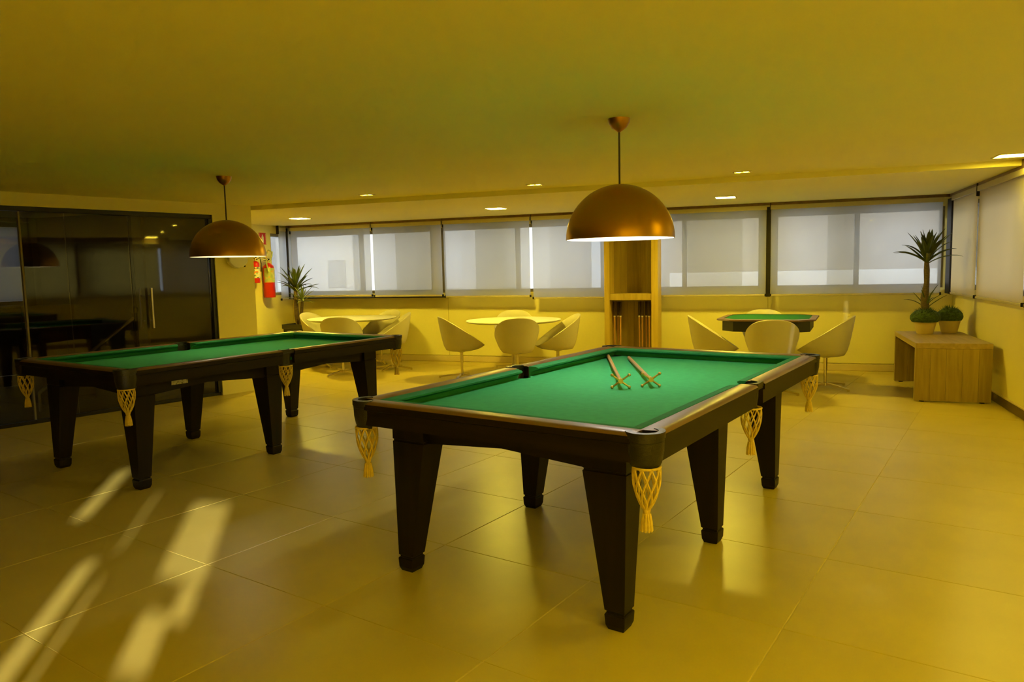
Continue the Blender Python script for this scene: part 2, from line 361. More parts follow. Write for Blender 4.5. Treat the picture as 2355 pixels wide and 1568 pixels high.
for a, b in zip(xs[:-1], xs[1:]):
    run = None
    for c, d in zip(zs[:-1], zs[1:]):
        hole = any(q[0] < (a+b)/2 < q[1] and q[2] < (c+d)/2 < q[3] for q in aps)
        fab = RX0 < (a+b)/2 < RX1 and RZ0 < (c+d)/2 < RZ1
        if fab and not hole: rf.box(a, b, YF-.016, YF-.015, c, d)
        if not hole and not fab:
            run = (run[0], d) if run else (c, d)
        if hole or fab or d == zs[-1]:
            if run: rw.box(a, b, YF-.03, YF, run[0], run[1])
            run = None
struct(rw.build('wall_rear', M['paint']))
struct(rf.build('window_9', M['fill_shade']))        # unseen yellow shade added to light the ceiling, sun behind it

# foyer behind the glass
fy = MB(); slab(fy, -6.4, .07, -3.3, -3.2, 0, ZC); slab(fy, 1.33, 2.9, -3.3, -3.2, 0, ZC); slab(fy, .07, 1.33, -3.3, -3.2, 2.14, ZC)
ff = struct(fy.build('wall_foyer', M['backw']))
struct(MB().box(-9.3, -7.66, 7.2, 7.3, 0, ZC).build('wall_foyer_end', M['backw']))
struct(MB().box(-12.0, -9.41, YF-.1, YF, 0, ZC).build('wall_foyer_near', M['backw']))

# ------------------------------------------------------------------ glass wall
gw = struct(link('door_1', None, None, (LW0.x, LW0.y, 0), LANG))   # local x along the wall, local +y away from the room side is -normal
def gbox(mb, s0, s1, y0, y1, z0, z1, b=.003): return mb.box(s0, s1, y0, y1, z0, z1, b)
gbox(MB(), -1.75, 2.14, .02, .10, 2.03, 2.075).build('top_track', M['gframe'], gw)
gbox(MB(), -1.75, 2.14, .03, .09, .001, .035).build('bottom_track', M['gframe'], gw)
gbox(MB(), 2.10, 2.14, .02, .10, .036, 2.029).build('jamb', M['gframe'], gw)
gbox(MB(), -1.75, -1.71, .02, .10, .036, 2.029).build('jamb', M['gframe'], gw)
for a, b in ((-1.705, -.72), (-.715, .215), (.245, .62), (.625, 1.222), (1.23, 2.095)):
    gbox(MB(), a, b, .055, .065, .037, 2.028, .001).build('glass_panel', M['dglass'], gw)
gbox(MB(), .222, .238, .04, .08, .037, 2.028).build('profile', M['mull'], gw)
for s_, y_ in ((1.335, -.005), (1.335, .125)):
    h = MB().tube([(s_+.06 if y_ < 0 else s_, y_, .84), (s_+.06 if y_ < 0 else s_, y_, 1.27)], .013, 10)
    for z_ in (.92, 1.19): h.tube([(s_+.06 if y_ < 0 else s_, y_, z_), (s_+.06 if y_ < 0 else s_, .055 if y_ < 0 else .065, z_)], .007, 8)
    h.build('handle', M['steel'], gw, 40)

# ------------------------------------------------------------------ pool tables
TW, TL, TH_, BED = 1.434, 2.51, .82, .060
def pool_table(label):
    t = thing('pool_table', label, 'pool table', group='pool tables')
    hw, hl = TW/2, TL/2; RW = .085; PC = .068; PS = .055; Z = TH_; FH = .105
    # rail profile: q = distance in from the outer face
    prof = [(0, Z-FH), (0, Z-.040), (-.008, Z-.036), (-.008, Z-.012), (.002, Z-.002), (.02, Z), (RW-.012, Z-.002), (RW, Z-.008), (RW, Z-.06), (.03, Z-.06), (.03, Z-FH)]
    cap = [(-.0085, Z-.011), (.002, Z-.0015), (.02, Z+.0006), (RW-.012, Z-.0014), (RW-.002, Z-.005), (.02, Z-.012)]
    cush = [(RW, Z-.004), (RW+.036, Z-.007), (RW+.050, Z-.012), (RW+.048, Z-.020), (RW+.010, Z-.036), (RW+.003, Z-BED+.001), (RW, Z-BED+.001)]
    def run(pf, side, a, b):
        mb = MB()
        if side in ('l', 'r'):
            s_ = -1 if side == 'l' else 1; mb.prism([(s_*(hw-q), z) for q, z in pf], 'y', a, b)
        else:
            s_ = -1 if side == 'n' else 1
            mb.rings([[(x, s_*(hl-q), z) for q, z in pf] for x in (a, b)])
        return mb
    def cushion(side, a, b, ma, mb_):     # mitred ends at the pocket mouths
        def ends(q): 
            k = max(0, q-RW); return a+k*ma, b-k*mb_
        m = MB(); s_ = -1 if side in ('l', 'n') else 1
        if side in 'lr': rs = [[(s_*(hw-q), ends(q)[e], z) for q, z in cush] for e in (0, 1)]
        else: rs = [[(ends(q)[e], s_*(hl-q), z) for q, z in cush] for e in (0, 1)]
        return m.rings(rs)
    for side in 'lr':
        for a, b in ((-hl+PC, -PS), (PS, hl-PC)):
            r = run(prof, side, a, b).build('rail', M['mahog'], t, 30)
            run(cap, side, a, b).build('rail_cap', M['rail'], r, 60)
            mc = (.9, .45) if b < 0 else (.45, .9)
            cushion(side, a+.02 if b < 0 else a+.005, b-.005 if b < 0 else b-.02, *mc).build('cushion', M['cush_shaded'], t)
    for side in 'nf':
        r = run(prof, side, -hw+PC, hw-PC).build('rail', M['mahogx'], t, 30)
        run(cap, side, -hw+PC, hw-PC).build('rail_cap', M['railx'], r, 60)
        cushion(side, -hw+PC+.02, hw-PC-.02, .9, .9).build('cushion', M['cush_shaded'], t)
    # bed: cloth with the six pocket mouths cut by the outline
    zb = Z-BED; c = .12; s5 = .055; ix, iy = hw-RW, hl-RW
    pts = []
    def arc(cx, cy, r, a0, a1, n=7): return [(cx+r*math.cos(a0+(a1-a0)*i/n), cy+r*math.sin(a0+(a1-a0)*i/n)) for i in range(n+1)]
    pr = .062
    pts += arc(-ix+.0, -iy+.0, pr, PI/2, 0); pts += arc(ix, -iy, pr, PI, PI/2)
    pts += arc(ix+.012, 0, pr*.85, -PI/2-.25, -3*PI/2+.25, 9); pts += arc(ix, iy, pr, -PI/2, -PI); pts += arc(-ix, iy, pr, 0, -PI/2)
    pts += arc(-ix-.012, 0, pr*.85, PI/2-.25, -PI/2+.25, 9)
    MB().prism(pts, 'z', zb-.03, zb).build('playing_cloth', M['cloth'], t)
    # apron boards with a shallow gable between legs
    LI, RI, LN = .085, .175, .16                      # leg insets
    ux0, ux1 = -hw+LI, hw-RI; vy = hl-LN
    za, zk, zt = .605, .640, Z-FH+.012
    def apron_end(s_):
        y0 = s_*(vy-.035); m = (ux0+ux1)/2
        return MB().rings([[(x, y, z) for x, z in ((ux0+.06, zt), (ux1-.06, zt), (ux1-.06, za), (m, zk), (ux0+.06, za))] for y in (y0, y0-s_*.03)])
    for s_ in (-1, 1): apron_end(s_).build('apron', M['mahogx'], t)
    for s_, x0 in ((-1, ux0+.03), (1, ux1-.03)):
        q = [(-vy+.06, zt), (vy-.06, zt), (vy-.06, za), (vy/2, zk), (.05, za), (-.05, za), (-vy/2, zk), (-vy+.06, za)]
        MB().prism(q, 'x', x0, x0-s_*.03).build('apron', M['mahog'], t)
    # legs
    def leg(sx, row):
        xo = ux0 if sx < 0 else ux1; di = 1 if sx < 0 else -1
        tw, bw, td, bd = .185, .092, .14, .082
        yc = row*(vy-td/2); 
        yn = {-1: (0, .058), 0: (.029, .029), 1: (.058, 0)}[row]
        y0, y1 = yc-td/2, yc+td/2
        def ring(k, z, e=0):      # k: 0 top .. 1 bottom
            xi = xo+di*(tw+(bw-tw)*k); a, b = sorted((xo+di*.012*k, xi))
            return [(a-e, y0+yn[0]*k-e, z), (b+e, y0+yn[0]*k-e, z), (b+e, y1-yn[1]*k+e, z), (a-e, y1-yn[1]*k+e, z)]
        m = MB().rings([ring(0, zt-.005), ring(0, .625), ring(0, .622, -.004), ring(0, .616, -.004), ring(0, .613), ring(.96, .078), ring(.97, .074, -.005), ring(.97, .066, -.005)])
        L = m.build('leg', M['mahogz'], t)
        MB().rings([ring(1, .0005, -.008), ring(1, .02, 0), ring(.985, .06, .002), ring(.98, .0655, -.001)]).build('foot', M['mahogz'], L)
    for sx in (-1, 1):
        for row in (-1, 0, 1): leg(sx, row)
    MB().box(ux0+.075, ux1-.075, -vy+.075, vy-.075, zt-.03, zb-.031).build('slate_bed', M['mahog'], t)
    # pockets: leather cap, boot, corded net
    net = MB(); n = 9; zt_, zk_ = 0, -.150
    rad = lambda k: .047*(1-k)**.8+.011*k+.012*math.sin(PI*k)*.9
    for d in (-1, 1):
        for j in range(n):
            net.tube([(rad(k/7)*math.cos(2*PI*j/n+d*k/7*1.25), rad(k/7)*math.sin(2*PI*j/n+d*k/7*1.25), zk_*k/7) for k in range(8)], .0036, 5)
    net.tube([(.048*math.cos(2*PI*j/16), .048*math.sin(2*PI*j/16), 0) for j in range(17)], .0045, 6, False)
    netme = net.mesh('net', M['rope'], 60)
    ts = MB().lathe([(.004, .012), (.015, .008), (.013, -.004), (.010, -.010), (.013, -.022), (.017, -.045), (.019, -.068), (.004, -.070)], 10)
    for j in range(10):
        a = 2*PI*j/10; ts.tube([(.011*math.cos(a), .011*math.sin(a), -.010), (.0165*math.cos(a), .0165*math.sin(a), -.040), (.0195*math.cos(a), .0195*math.sin(a), -.073)], .004, 5)
    tsme = ts.mesh('tassel', M['rope'], 60)
    def pocket(px, py, ang, corner):
        # local frame: +x points outwards from the table
        p = link('pocket', None, t, (px, py, 0), ang)
        h = MB()
        if corner:
            Rr, a0 = .062, math.radians(118)
            inn = arc(0, 0, .046, -a0, a0, 16); out = arc(0, 0, .070, -math.radians(100), math.radians(100), 16)
        else:
            inn = arc(-.012, 0, .046, -PI/2, PI/2, 16); out = [(.046, -.058), (.048, -.05)]+[(.049, -.05+.10*i/12) for i in range(1, 13)]+[(.048, .05), (.046, .058)]
        for (z0, z1, e) in ((Z-.020, Z+.003, 0), (Z-.030, Z-.021, -.006)):
            o2 = [(x*(1+e*8), y*(1+e*8)) for x, y in out]
            h.rings([[(*q, z) for q in inn]+[(*q, z) for q in reversed(o2)] for z in (z0, z1)])
        c_ = h.build('pocket_cap', M['leather'], p, 35)
        bt = MB(); N = 18; span = math.radians(105 if corner else 88)
        R0, R1 = (.066, .050) if corner else (.050, .046); ox = 0 if corner else -.012
        rs = []
        for z, Rq in ((Z-.031, R0), (Z-.07, R0*.98), (Z-.105, R0*.88), (Z-.124, R1)):
            rs.append([(ox+Rq*math.cos(-span+2*span*i/N), Rq*math.sin(-span+2*span*i/N), z) for i in range(N+1)])
        rs2 = [[(ox+(q[0]-ox)*.93, q[1]*.93, q[2]) for q in r] for r in rs]
        bt.rings([a+list(reversed(b)) for a, b in zip(rs, rs2)])
        bt.build('pocket_boot', M['leather'], p, 50)
        link('net', netme, p, ((.012 if corner else .006), 0, Z-.122))
        link('tassel', tsme, p, ((.012 if corner else .006), 0, Z-.122-.156))
    k = .050
    for sx, sy in ((1, -1), (-1, -1), (1, 1), (-1, 1)):
        pocket(sx*(hw-k), sy*(hl-k), math.atan2(sy, sx), True)
    pocket(hw-.046, 0, 0, False); pocket(-hw+.046, 0, PI, False)
    return t
tabR = pool_table('dark mahogany pool table in front, two wooden rests lying on its green cloth')
tabL = copy_tree(tabR)
tabL['label'] = 'dark mahogany pool table farther left by the smoked glass wall, its cloth empty'
tabR.location = (-.757, 3.831, 0); tabR.rotation_euler.z = -.256
tabL.location = (-4.13, 4.769, 0); tabL.rotation_euler.z = -.249
MB().box(TW/2-.175-.0299, TW/2-.175-.027, -.82, -.70, .655, .683, .001).build('maker_plate', M['plate'], tabL)

# two cross-headed rests on the right table
def rest(x0, y0, x1, y1, label):
    zc = TH_-BED
    d = Vector((x0-x1, y0-y1, 0)); Ln = d.length; rz = math.atan2(d.y, d.x)-PI/2
    r = thing('cue_rest', label, 'cue rest', (x1, y1, zc), rz, 'cue rests on the cloth')
    zh = .041
    MB().tube([(0, .015, zh), (0, Ln*.5, zh*.62), (0, Ln, .0125)], [.009, .011, .012], 10).build('shaft', M['restw'], r, 40)
    MB().tube([(0, -.012, zh+.001), (0, .05, zh-.001)], .013, 10).build('ferrule', M['brass'], r, 40)
    hd = MB(); 
    for sx in (-1, 1):
        for sz in (-1, 1):
            e = (sx*.044, -.004*sz, zh+sz*.032); hd.tube([(0, 0, zh), e], [.005, .005], 8); hd.sphere(e, .0085, 10, 8)
    hd.build('cross_head', M['brass'], r, 40)
    return r
rest(-1.085, 4.98, -.742, 3.70, 'wooden cue rest with brass cross head, left of the pair on the front pool table')
rest(-.925, 4.90, -.60, 3.78, 'wooden cue rest with brass cross head, right of the pair on the front pool table')

# ------------------------------------------------------------------ pendant lamps
def pendant(loc, label, glow):
    t = thing('pendant_lamp', label, 'lamp', loc, group='copper dome pendants'); zr = 1.54; R = .303
    out = [(R*math.cos(a), zr+R*math.sin(a)) for a in [PI/2*i/16 for i in range(17)]]; out[-1] = (.012, zr+R)
    d = MB().lathe([(R-.004, zr)]+out, 64).build('shade', M['copper'], t, 60)
    inn = [((R-.006)*math.cos(a), zr+.0005+(R-.006)*math.sin(a)) for a in [PI/2*i/14 for i in range(15)]]; inn[-1] = (.012, zr+R-.006)
    MB().lathe([(R-.0035, zr+.0002)]+inn, 64).build('shade_lining', M['shadein'], d, 60)
    MB().lathe([(.004, 2.125), (.014, 2.132), (.040, 2.150), (.056, 2.175), (.062, 2.1995), (.004, 2.1996)], 32).build('ceiling_canopy', M['copper'], t, 50)
    MB().tube([(0, 0, zr+R-.004), (0, 0, 2.128)], .0055, 8).build('cord', M['cord'], t, 60)
    MB().lathe([(.02, zr+R-.007), (.022, zr+.20), (.016, zr+.19), (.004, zr+.19)], 16).build('lamp_socket', M['cord'], t, 40)
    MB().sphere((0, 0, zr+.145), .045, 16, 10).build('bulb', M[glow], t, 60)
    return t
pendant((-.826, 4.13, 0), 'copper dome pendant lamp hanging over the front pool table', 'bulb')
pendant((-4.31, 5.03, 0), 'copper dome pendant lamp hanging over the farther left pool table', 'bulb2')

# ------------------------------------------------------------------ downlights
def downlight(x, y, z, w, label, two=False, glow='dlight'):
    t = thing('downlight', label, 'downlight', (x, y, z), group='ceiling downlights')
    h = w/2; tr = .014; m = MB(); hd = h*.5 if two else h
    for a in ((-h-tr, h+tr, -hd-tr, -hd), (-h-tr, h+tr, hd, hd+tr), (-h-tr, -h, -hd, hd), (h, h+tr, -hd, hd)): m.box(a[0], a[1], a[2], a[3], -.006, -.0004)
    m.build('trim_frame', M['trimw'], t)
    if two:
        for s_ in (-1, 1): MB().lathe([(.001, -.002), (h*.36, -.002), (h*.38, -.001), (.001, -.0006)], 16, (s_*h*.5, 0)).build('lamp_disc', M['slight'], t)
        MB().box(-h, h, -hd, hd, -.0006, -.0003).build('back_plate', M['trimw'], t)
    else: MB().box(-h, h, -h, h, -.003, -.0006).build('diffuser', M[glow], t)
downlight(-6.22, 8.72, ZS, .21, 'square downlight in the window soffit, left one above the fire extinguishers', False, 'dlight2')
downlight(-3.32, 8.75, ZS, .21, 'square downlight in the window soffit, above the middle round table', False, 'dlight2')
downlight(-.55, 8.86, ZS, .21, 'square downlight in the window soffit, right one above the green card table', False, 'dlight2')
downlight(1.76, 6.96, ZC, .21, 'large square downlight in the ceiling at the right edge of the picture', False, 'dlight3')
for x_, y_, q in ((1.76, 4.2, 'first one behind the picture edge'), (1.76, 1.4, 'second one behind the picture edge'), (.9, .5, 'above and behind the viewer, inner row'), (.7, -.5, 'last one near the rear wall')):  # unseen downlights added to fill the floor and ceiling with light
    downlight(x_, y_, ZC, .21, 'added square fill downlight in the ceiling outside the view, '+q)
downlight(-4.07, 6.90, ZC, .13, 'small twin-spot downlight in the main ceiling, left one of three', True)
downlight(-2.22, 6.93, ZC, .13, 'small twin-spot downlight in the main ceiling, middle one of three', True)
downlight(-.29, 6.95, ZC, .13, 'small twin-spot downlight in the main ceiling, right of the front pendant', True)

# ------------------------------------------------------------------ roller blinds
def blind(ax, a, b, d, zb, mat, label, group, zt=2.118):
    t = thing('roller_blind', label, 'roller blind', group=group)
    def bx(mb, a0, b0, d0, d1, z0, z1, bv=.003):
        return mb.box(a0, b0, d0, d1, z0, z1, bv) if ax == 'y' else mb.box(d0, d1, a0, b0, z0, z1, bv)
    s_ = 1 if (ax == 'y' or d > 0) else -1
    e = sorted((d-s_*.022, d+s_*.035))
    bx(MB(), a+.004, b-.004, e[0], e[1], zt-.055, zt).build('cassette', M['cass'], t)
    bx(MB(), a+.012, b-.012, d-.0006, d+.0006, zb+.022, zt-.055, 0).build('fabric', mat, t)
    bx(MB(), a+.010, b-.010, d-.010, d+.010, zb, zb+.024).build('bottom_bar', M['cass'], t)
    for q in (a+.012, b-.012):
        e2 = sorted((d-s_*.012, d+s_*.012)); bx(MB(), q-.010, q+.010, e2[0], e2[1], zb-.004, zb+.030).build('end_cap', M['frame'], t)
    bx(MB(), a-.004, a+.004, *sorted((d-s_*.02, d+s_*.03)), zt-.10, zt+.03).build('bracket', M['frame'], t)
    return t
YBL = 10.0
gB = 'screen blinds along the back windows'
for a, b, zb, lab in ((-7.33, -5.86, 1.015, 'white screen blind on the back wall behind the tall left yucca'),
                      (-5.84, -4.66, 1.005, 'white screen blind on the back wall, second from the left corner'),
                      (-4.645, -3.285, .985, 'white screen blind on the back wall, third from the left corner'),
                      (-3.265, -1.86, .955, 'white screen blind on the back wall directly left of the cue cabinet'),
                      (-1.84, -.108, .97, 'white screen blind on the back wall directly right of the cue cabinet'),
                      (-.072, 1.865, .97, 'wide white screen blind on the back wall behind the bench yucca, at the right corner')):
    blind('y', a, b, YBL, zb, M['blind'], lab, gB)
blind('x', 9.80, 10.14, XL+.085, .97, M['blind'], 'narrow white screen blind on the short side wall beside the fire extinguishers', 'side wall blind')
gR = 'cream blinds along the right wall'
XBL = 1.925
rb = [(8.70, 9.82), (7.13, 8.665), (5.63, 7.095), (4.13, 5.595), (2.63, 4.095), (1.13, 2.595), (-.37, 1.095)]
nth = ['next to the dark corner post', 'cut by the right edge of the picture', 'third from the corner', 'fourth from the corner', 'fifth from the corner', 'sixth from the corner', 'seventh from the corner']
for i, ((a, b), q) in enumerate(zip(rb, nth)): blind('x', a, b, XBL, .985, M['blindr' if i < 2 else 'blindr_fill'], 'cream roller blind on the right wall, '+q, gR)

# ------------------------------------------------------------------ chairs and small tables
def chair_meshes():
    N = 44; rx, ry = .275, .29; zb0 = .372
    def plan(th):
        c, s_ = math.cos(th), math.sin(th); e = 2/2.5
        return rx*math.copysign(abs(c)**e, c), ry*math.copysign(abs(s_)**e, s_)
    def rim(y): return .415+(ry-y)/(2*ry)*.385
    outs, ins = [], []
    T = [0, .12, .28, .46, .64, .82, 1.0]
    for t in T:
        ro, ri = [], []
        for j in range(N):
            x, y = plan(2*PI*j/N); zr = rim(y); k = .66+.34*t**.62
            z = zb0+(zr-zb0)*t+.015*(1-t)*0
            ro.append((x*k, y*k, z)); kk = k-.062
            ri.append((x*kk, y*kk, max(zb0+.018, z-.001)))
        outs.append(ro); ins.append(ri)
    lip = [((a[0]+b[0])/2, (a[1]+b[1])/2, a[2]+.007) for a, b in zip(outs[-1], ins[-1])]
    under = [[(x*.35, y*.35, zb0-.016) for x, y, z in outs[0]], [(x*.75, y*.75, zb0-.012) for x, y, z in outs[0]]]
    sh = MB().rings(under+outs+[lip]+list(reversed(ins)))
    seat = MB(); rs = []
    for k, z in ((.58, .405), (.62, .425), (.60, .438), (.45, .444), (.2, .446)): rs.append([(plan(2*PI*j/N)[0]*k, plan(2*PI*j/N)[1]*k, z) for j in range(N)])
    seat.rings(rs)
    col = MB().lathe([(.055, .352), (.055, .345), (.020, .335), (.020, .20), (.016, .198), (.016, .065), (.030, .06), (.032, .03), (.004, .028)], 16)
    leg = MB()
    leg.rings([[(sx*w, y, z+dz) for sx, dz in ((-1, 0), (1, 0), (1, .020*h), (-1, .020*h))] for y, w, z, h in ((.02, .016, .040, 1.2), (.18, .014, .026, 1), (.31, .012, .010, .8))])
    leg.lathe([(.004, .0005), (.014, .001), (.014, .011), (.004, .012)], 10, (0, .30))
    return sh.mesh('shell', M['shell'], 50), seat.mesh('seat_pad', M['pad'], 60), col.mesh('column', M['chrome'], 40), leg.mesh('leg', M['chrome'])
CM = chair_meshes()
def chair(x, y, face, label):
    """face = world angle (radians) the sitter looks towards"""
    t = thing('tub_chair', label, 'chair', (x, y, 0), face-PI/2, 'white tub chairs')
    link('shell', CM[0], t); link('seat_pad', CM[1], t); link('column', CM[2], t)
    for k in range(4): link('leg', CM[3], t, None, PI/4+k*PI/2+.25)
    return t
def toward(x, y, c): return math.atan2(c[1]-y, c[0]-x)
T1, T2, T3 = (-5.80, 9.28), (-3.20, 8.98), (-.07, 9.06)
def round_table(c, r, label):
    t = thing('round_table', label, 'table', (*c, 0), 0, 'white round tables')
    MB().lathe([(.01, .702), (r-.05, .704), (r-.008, .716), (r, .724), (r-.004, .731), (.01, .732)], 64).build('table_top', M['top'], t, 35)
    MB().lathe([(.16, .7015), (.16, .695), (.035, .680), (.035, .05), (.05, .04), (.26, .018), (.27, .0005), (.01, .0005)], 32).build('pedestal', M['steel'], t, 35)
round_table(T1, .64, 'white round table left, beside the tall left yucca')
round_table(T2, .62, 'white round table in the middle, left of the cue cabinet')
# octagonal card table with green felt
t = thing('card_table', 'octagonal card table with green felt top and dark apron, right of the cue cabinet', 'table', (*T3, 0), -.10)
def octo(h, c, z): return [(x, y, z) for x, y in ((-h+c, -h), (h-c, -h), (h, -h+c), (h, h-c), (h-c, h), (-h+c, h), (-h, h-c), (-h, -h+c))]
MB().rings([octo(.515, .16, 0.7440), octo(.53, .165, 0.7520), octo(.525, .163, 0.7660), octo(.46, .14, 0.7700), octo(.46, .14, 0.7580), octo(.42, .12, 0.7440)]).build('table_rim', M['railx'], t)
MB().rings([octo(.455, .138, 0.7585), octo(.455, .138, 0.7655)]).build('felt_top', M['felt'], t)
MB().rings([octo(.47, .14, 0.6280), octo(.47, .14, 0.7435)]).build('apron', M['black'], t)
MB().lathe([(.16, .6275), (.16, .61), (.04, .57), (.04, .06), (.01, .05)], 24).build('pedestal', M['black'], t, 35)
for k in range(4):
    MB().rings([[(sx*w, y, z) for sx, z in ((-1, z0), (1, z0), (1, z1), (-1, z1))] for y, w, z0, z1 in ((0, .035, .02, .075), (.36, .028, .0005, .035))]).build('foot', M['black'], t, False, None, k*PI/2+PI/4)

for T, lst in ((T1, [(-6.35, 9.30, None, 'white tub chair at the left round table, nearest the tall left yucca'),
                     (-5.56, 8.62, None, 'white tub chair at the left round table, its back turned to the viewer'),
                     (-5.14, 9.22, 3.72, 'white tub chair at the left round table, on its right side facing left'),
                     (-5.62, 9.77, None, 'white tub chair at the left round table, on the window side')]),
               (T2, [(-3.79, 8.62, .68, 'white tub chair in profile facing right, left of the middle round table'),
                     (-2.99, 8.50, None, 'white tub chair in front of the middle round table, its back turned to the viewer'),
                     (-2.60, 8.95, 3.62, 'white tub chair right of the middle round table, beside the cue cabinet'),
                     (-3.42, 9.62, None, 'white tub chair behind the middle round table, only its back rim showing')]),
               (T3, [(-.68, 8.83, .16, 'white tub chair left of the green card table, facing right'),
                     (-.03, 8.30, None, 'white tub chair in front of the green card table, its back turned to the viewer'),
                     (.53, 8.74, PI-.22, 'white tub chair right of the green card table, facing left on a chrome star base'),
                     (-.12, 9.64, None, 'white tub chair behind the green card table, only its back rim showing')])):
    for x, y, a, lab in lst: chair(x, y, toward(x, y, T) if a is None else a, lab)

# ------------------------------------------------------------------ cue cabinet and cues
cx0, cx1, cy0, cy1 = -2.14, -1.434, 9.62, 9.93
t = thing('cue_cabinet', 'tall narrow wooden cue cabinet standing between the back wall blinds', 'cabinet', ((cx0+cx1)/2, (cy0+cy1)/2, 0))
hx, hy = (cx1-cx0)/2, (cy1-cy0)/2
MB().box(-hx, -hx+.07, -hy, hy, .001, 2.10, .002).build('side_panel', M['cab'], t)
MB().box(hx-.085, hx, -hy, hy, .001, 2.10, .002).build('side_panel', M['cab'], t)
MB().box(-hx+.0705, hx-.0855, -hy+.01, hy, .001, .06, .002).build('plinth', M['cab'], t)
MB().box(-hx+.0705, hx-.0855, -hy+.01, hy-.02, .945, 1.03, .002).build('shelf', M['cab'], t)
MB().box(-hx+.0705, hx-.0855, -hy+.01, hy, 2.04, 2.10, .002).build('top_panel', M['cab'], t)
nb = 6; wbd = (2*hx-.156)/nb
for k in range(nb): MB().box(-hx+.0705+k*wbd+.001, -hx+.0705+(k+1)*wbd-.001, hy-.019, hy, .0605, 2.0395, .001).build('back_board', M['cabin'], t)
cue = MB(); cue.k = 0
cueme_s = MB().tube([(0, 0, 0), (0, 0, .66)], [.0065, .012], 10).mesh('shaft', M['cues'], 60)
cueme_b = MB().tube([(0, 0, .66), (0, 0, .665), (0, 0, .86)], [.0125, .0145, .0165], 10).mesh('butt', M['cueb'], 60)
cueme_f = MB().tube([(0, 0, .655), (0, 0, .672)], .0148, 10).mesh('collar', M['ferr'], 60)
for dx, dy, q in ((-.245, 0, 'leftmost of the left group'), (-.205, .035, 'second of the left group'), (-.165, .0, 'rightmost of the left group'), (.085, .03, 'leftmost of the right group'), (.13, 0, 'second of the right group'), (.175, .035, 'third of the right group'), (.222, 0, 'rightmost of the right group')):
    c_ = thing('pool_cue', 'upright pool cue with dark butt in the cue cabinet, '+q, 'cue', ((cx0+cx1)/2+dx, cy0+.13+dy, .061), 0, 'cues in the cabinet')
    link('shaft', cueme_s, c_); link('butt', cueme_b, c_); link('collar', cueme_f, c_)

# ------------------------------------------------------------------ bench with plants
bx0, bx1, by0, by1, bz = 1.30, 1.955, 8.06, 9.40, .58
t = thing('wooden_bench', 'oak waterfall bench against the right wall under the potted plants', 'bench', ((bx0+bx1)/2, (by0+by1)/2, 0))
hx, hy = (bx1-bx0)/2, (by1-by0)/2
MB().box(-hx, hx, -hy, hy, bz-.055, bz, .003).build('top_slab', M['oakx'], t)
for s_ in (-1, 1):
    p = link('end_panel', None, t)
    wv = [0, .20, .41, .62, .83, 1.0]
    for a, b in zip(wv[:-1], wv[1:]):
        y0, y1 = sorted((s_*hy, s_*(hy-.05)))
        MB().box(-hx+2*hx*a+.0008, -hx+2*hx*b-.0008, y0, y1, .012, bz-.0555, .0015).build('plank', M['oak'], p)
    for sx in (-1, 1): MB().lathe([(.01, .0005), (.022, .001), (.022, .0118), (.01, .0119)], 12, (sx*(hx-.07), s_*(hy-.025))).build('glide', M['black'], p)

def leaf_mesh(L, w, droop, mat, name='leaf'):
    m = MB(); n = 6; rs = []
    for i in range(n+1):
        k = i/n; x = L*k*math.cos(droop*k*.8); z = L*(k-.0)*math.sin(.0)+(-droop*L*.45*k*k)
        ww = w*(.55+1.6*k)*(1-k)**.7+.0012; ww = max(ww, .0012)
        rs.append([(x, -ww, z+ww*.5), (x, 0, z), (x, ww, z+ww*.5), (x, 0, z-.002)])
    return m.rings(rs).mesh(name, mat)
def crown(parent, c, n, L, w, mat, seed, lo=-.35, hi=1.45):
    rnd = random.Random(seed)
    var = [leaf_mesh(L*q, w, d, mat) for q, d in ((1, .25), (.9, .55), (.8, .12), (1.05, .75), (.65, .05))]
    for i in range(n):
        k = i/(n-1); el = lo+(hi-lo)*k+rnd.uniform(-.12, .12); az = i*2.39996+rnd.uniform(-.3, .3)
        me = var[rnd.choice((1, 3, 0)) if k < .35 else rnd.choice((0, 1, 2)) if k < .75 else rnd.choice((2, 4))]
        o = link('leaf', me, parent, (c[0], c[1], c[2]+(k-.5)*L*.22)); o.rotation_euler = (rnd.uniform(-.2, .2), -el, az)
def mound(parent, c, rx, rz, seed, n=260):
    rnd = random.Random(seed); m = MB()
    m.rings([[(c[0]+rx*math.cos(PI/2*i/6)*math.cos(2*PI*j/20)*(1+rnd.uniform(-.06, .06)), c[1]+rx*math.cos(PI/2*i/6)*math.sin(2*PI*j/20)*(1+rnd.uniform(-.06, .06)), c[2]+rz*math.sin(PI/2*i/6)) for j in range(20)] for i in range(-2, 6)])
    for _ in range(n):
        a = rnd.uniform(0, 2*PI); e = rnd.uniform(-.25, 1.4); p = Vector((rx*math.cos(e)*math.cos(a), rx*math.cos(e)*math.sin(a), rz*math.sin(e)))
        d = Vector((p.x/rx, p.y/rx, p.z/rz*.8+.2)).normalized()*rnd.uniform(.02, .04); s_ = Vector((-math.sin(a), math.cos(a), 0))*.004
        b = Vector(c)+p; m.add([b-s_, b+s_, b+d], [(0, 1, 2)])
    stuff(m.build('moss_mound', M['moss'], parent))
def pot(parent, r, h, c=(0, 0)):
    MB().lathe([(.01, .0005), (r*.66, .001), (r*.72, .01), (r*.97, h*.8), (r, h-.006), (r-.004, h), (r*.9, h-.004), (r*.86, h-.03), (.01, h-.03)], 32, c).build('pot', M['pot'], parent, 40)
p1 = (1.55, 9.09); p2 = (1.815, 9.25)
t = thing('potted_yucca', 'tall yucca with a bare stem in a pale pot on the oak bench', 'potted plant', (*p1, bz+.0005))
pot(t, .115, .165); mound(t, (0, 0, .18), .148, .095, 3)
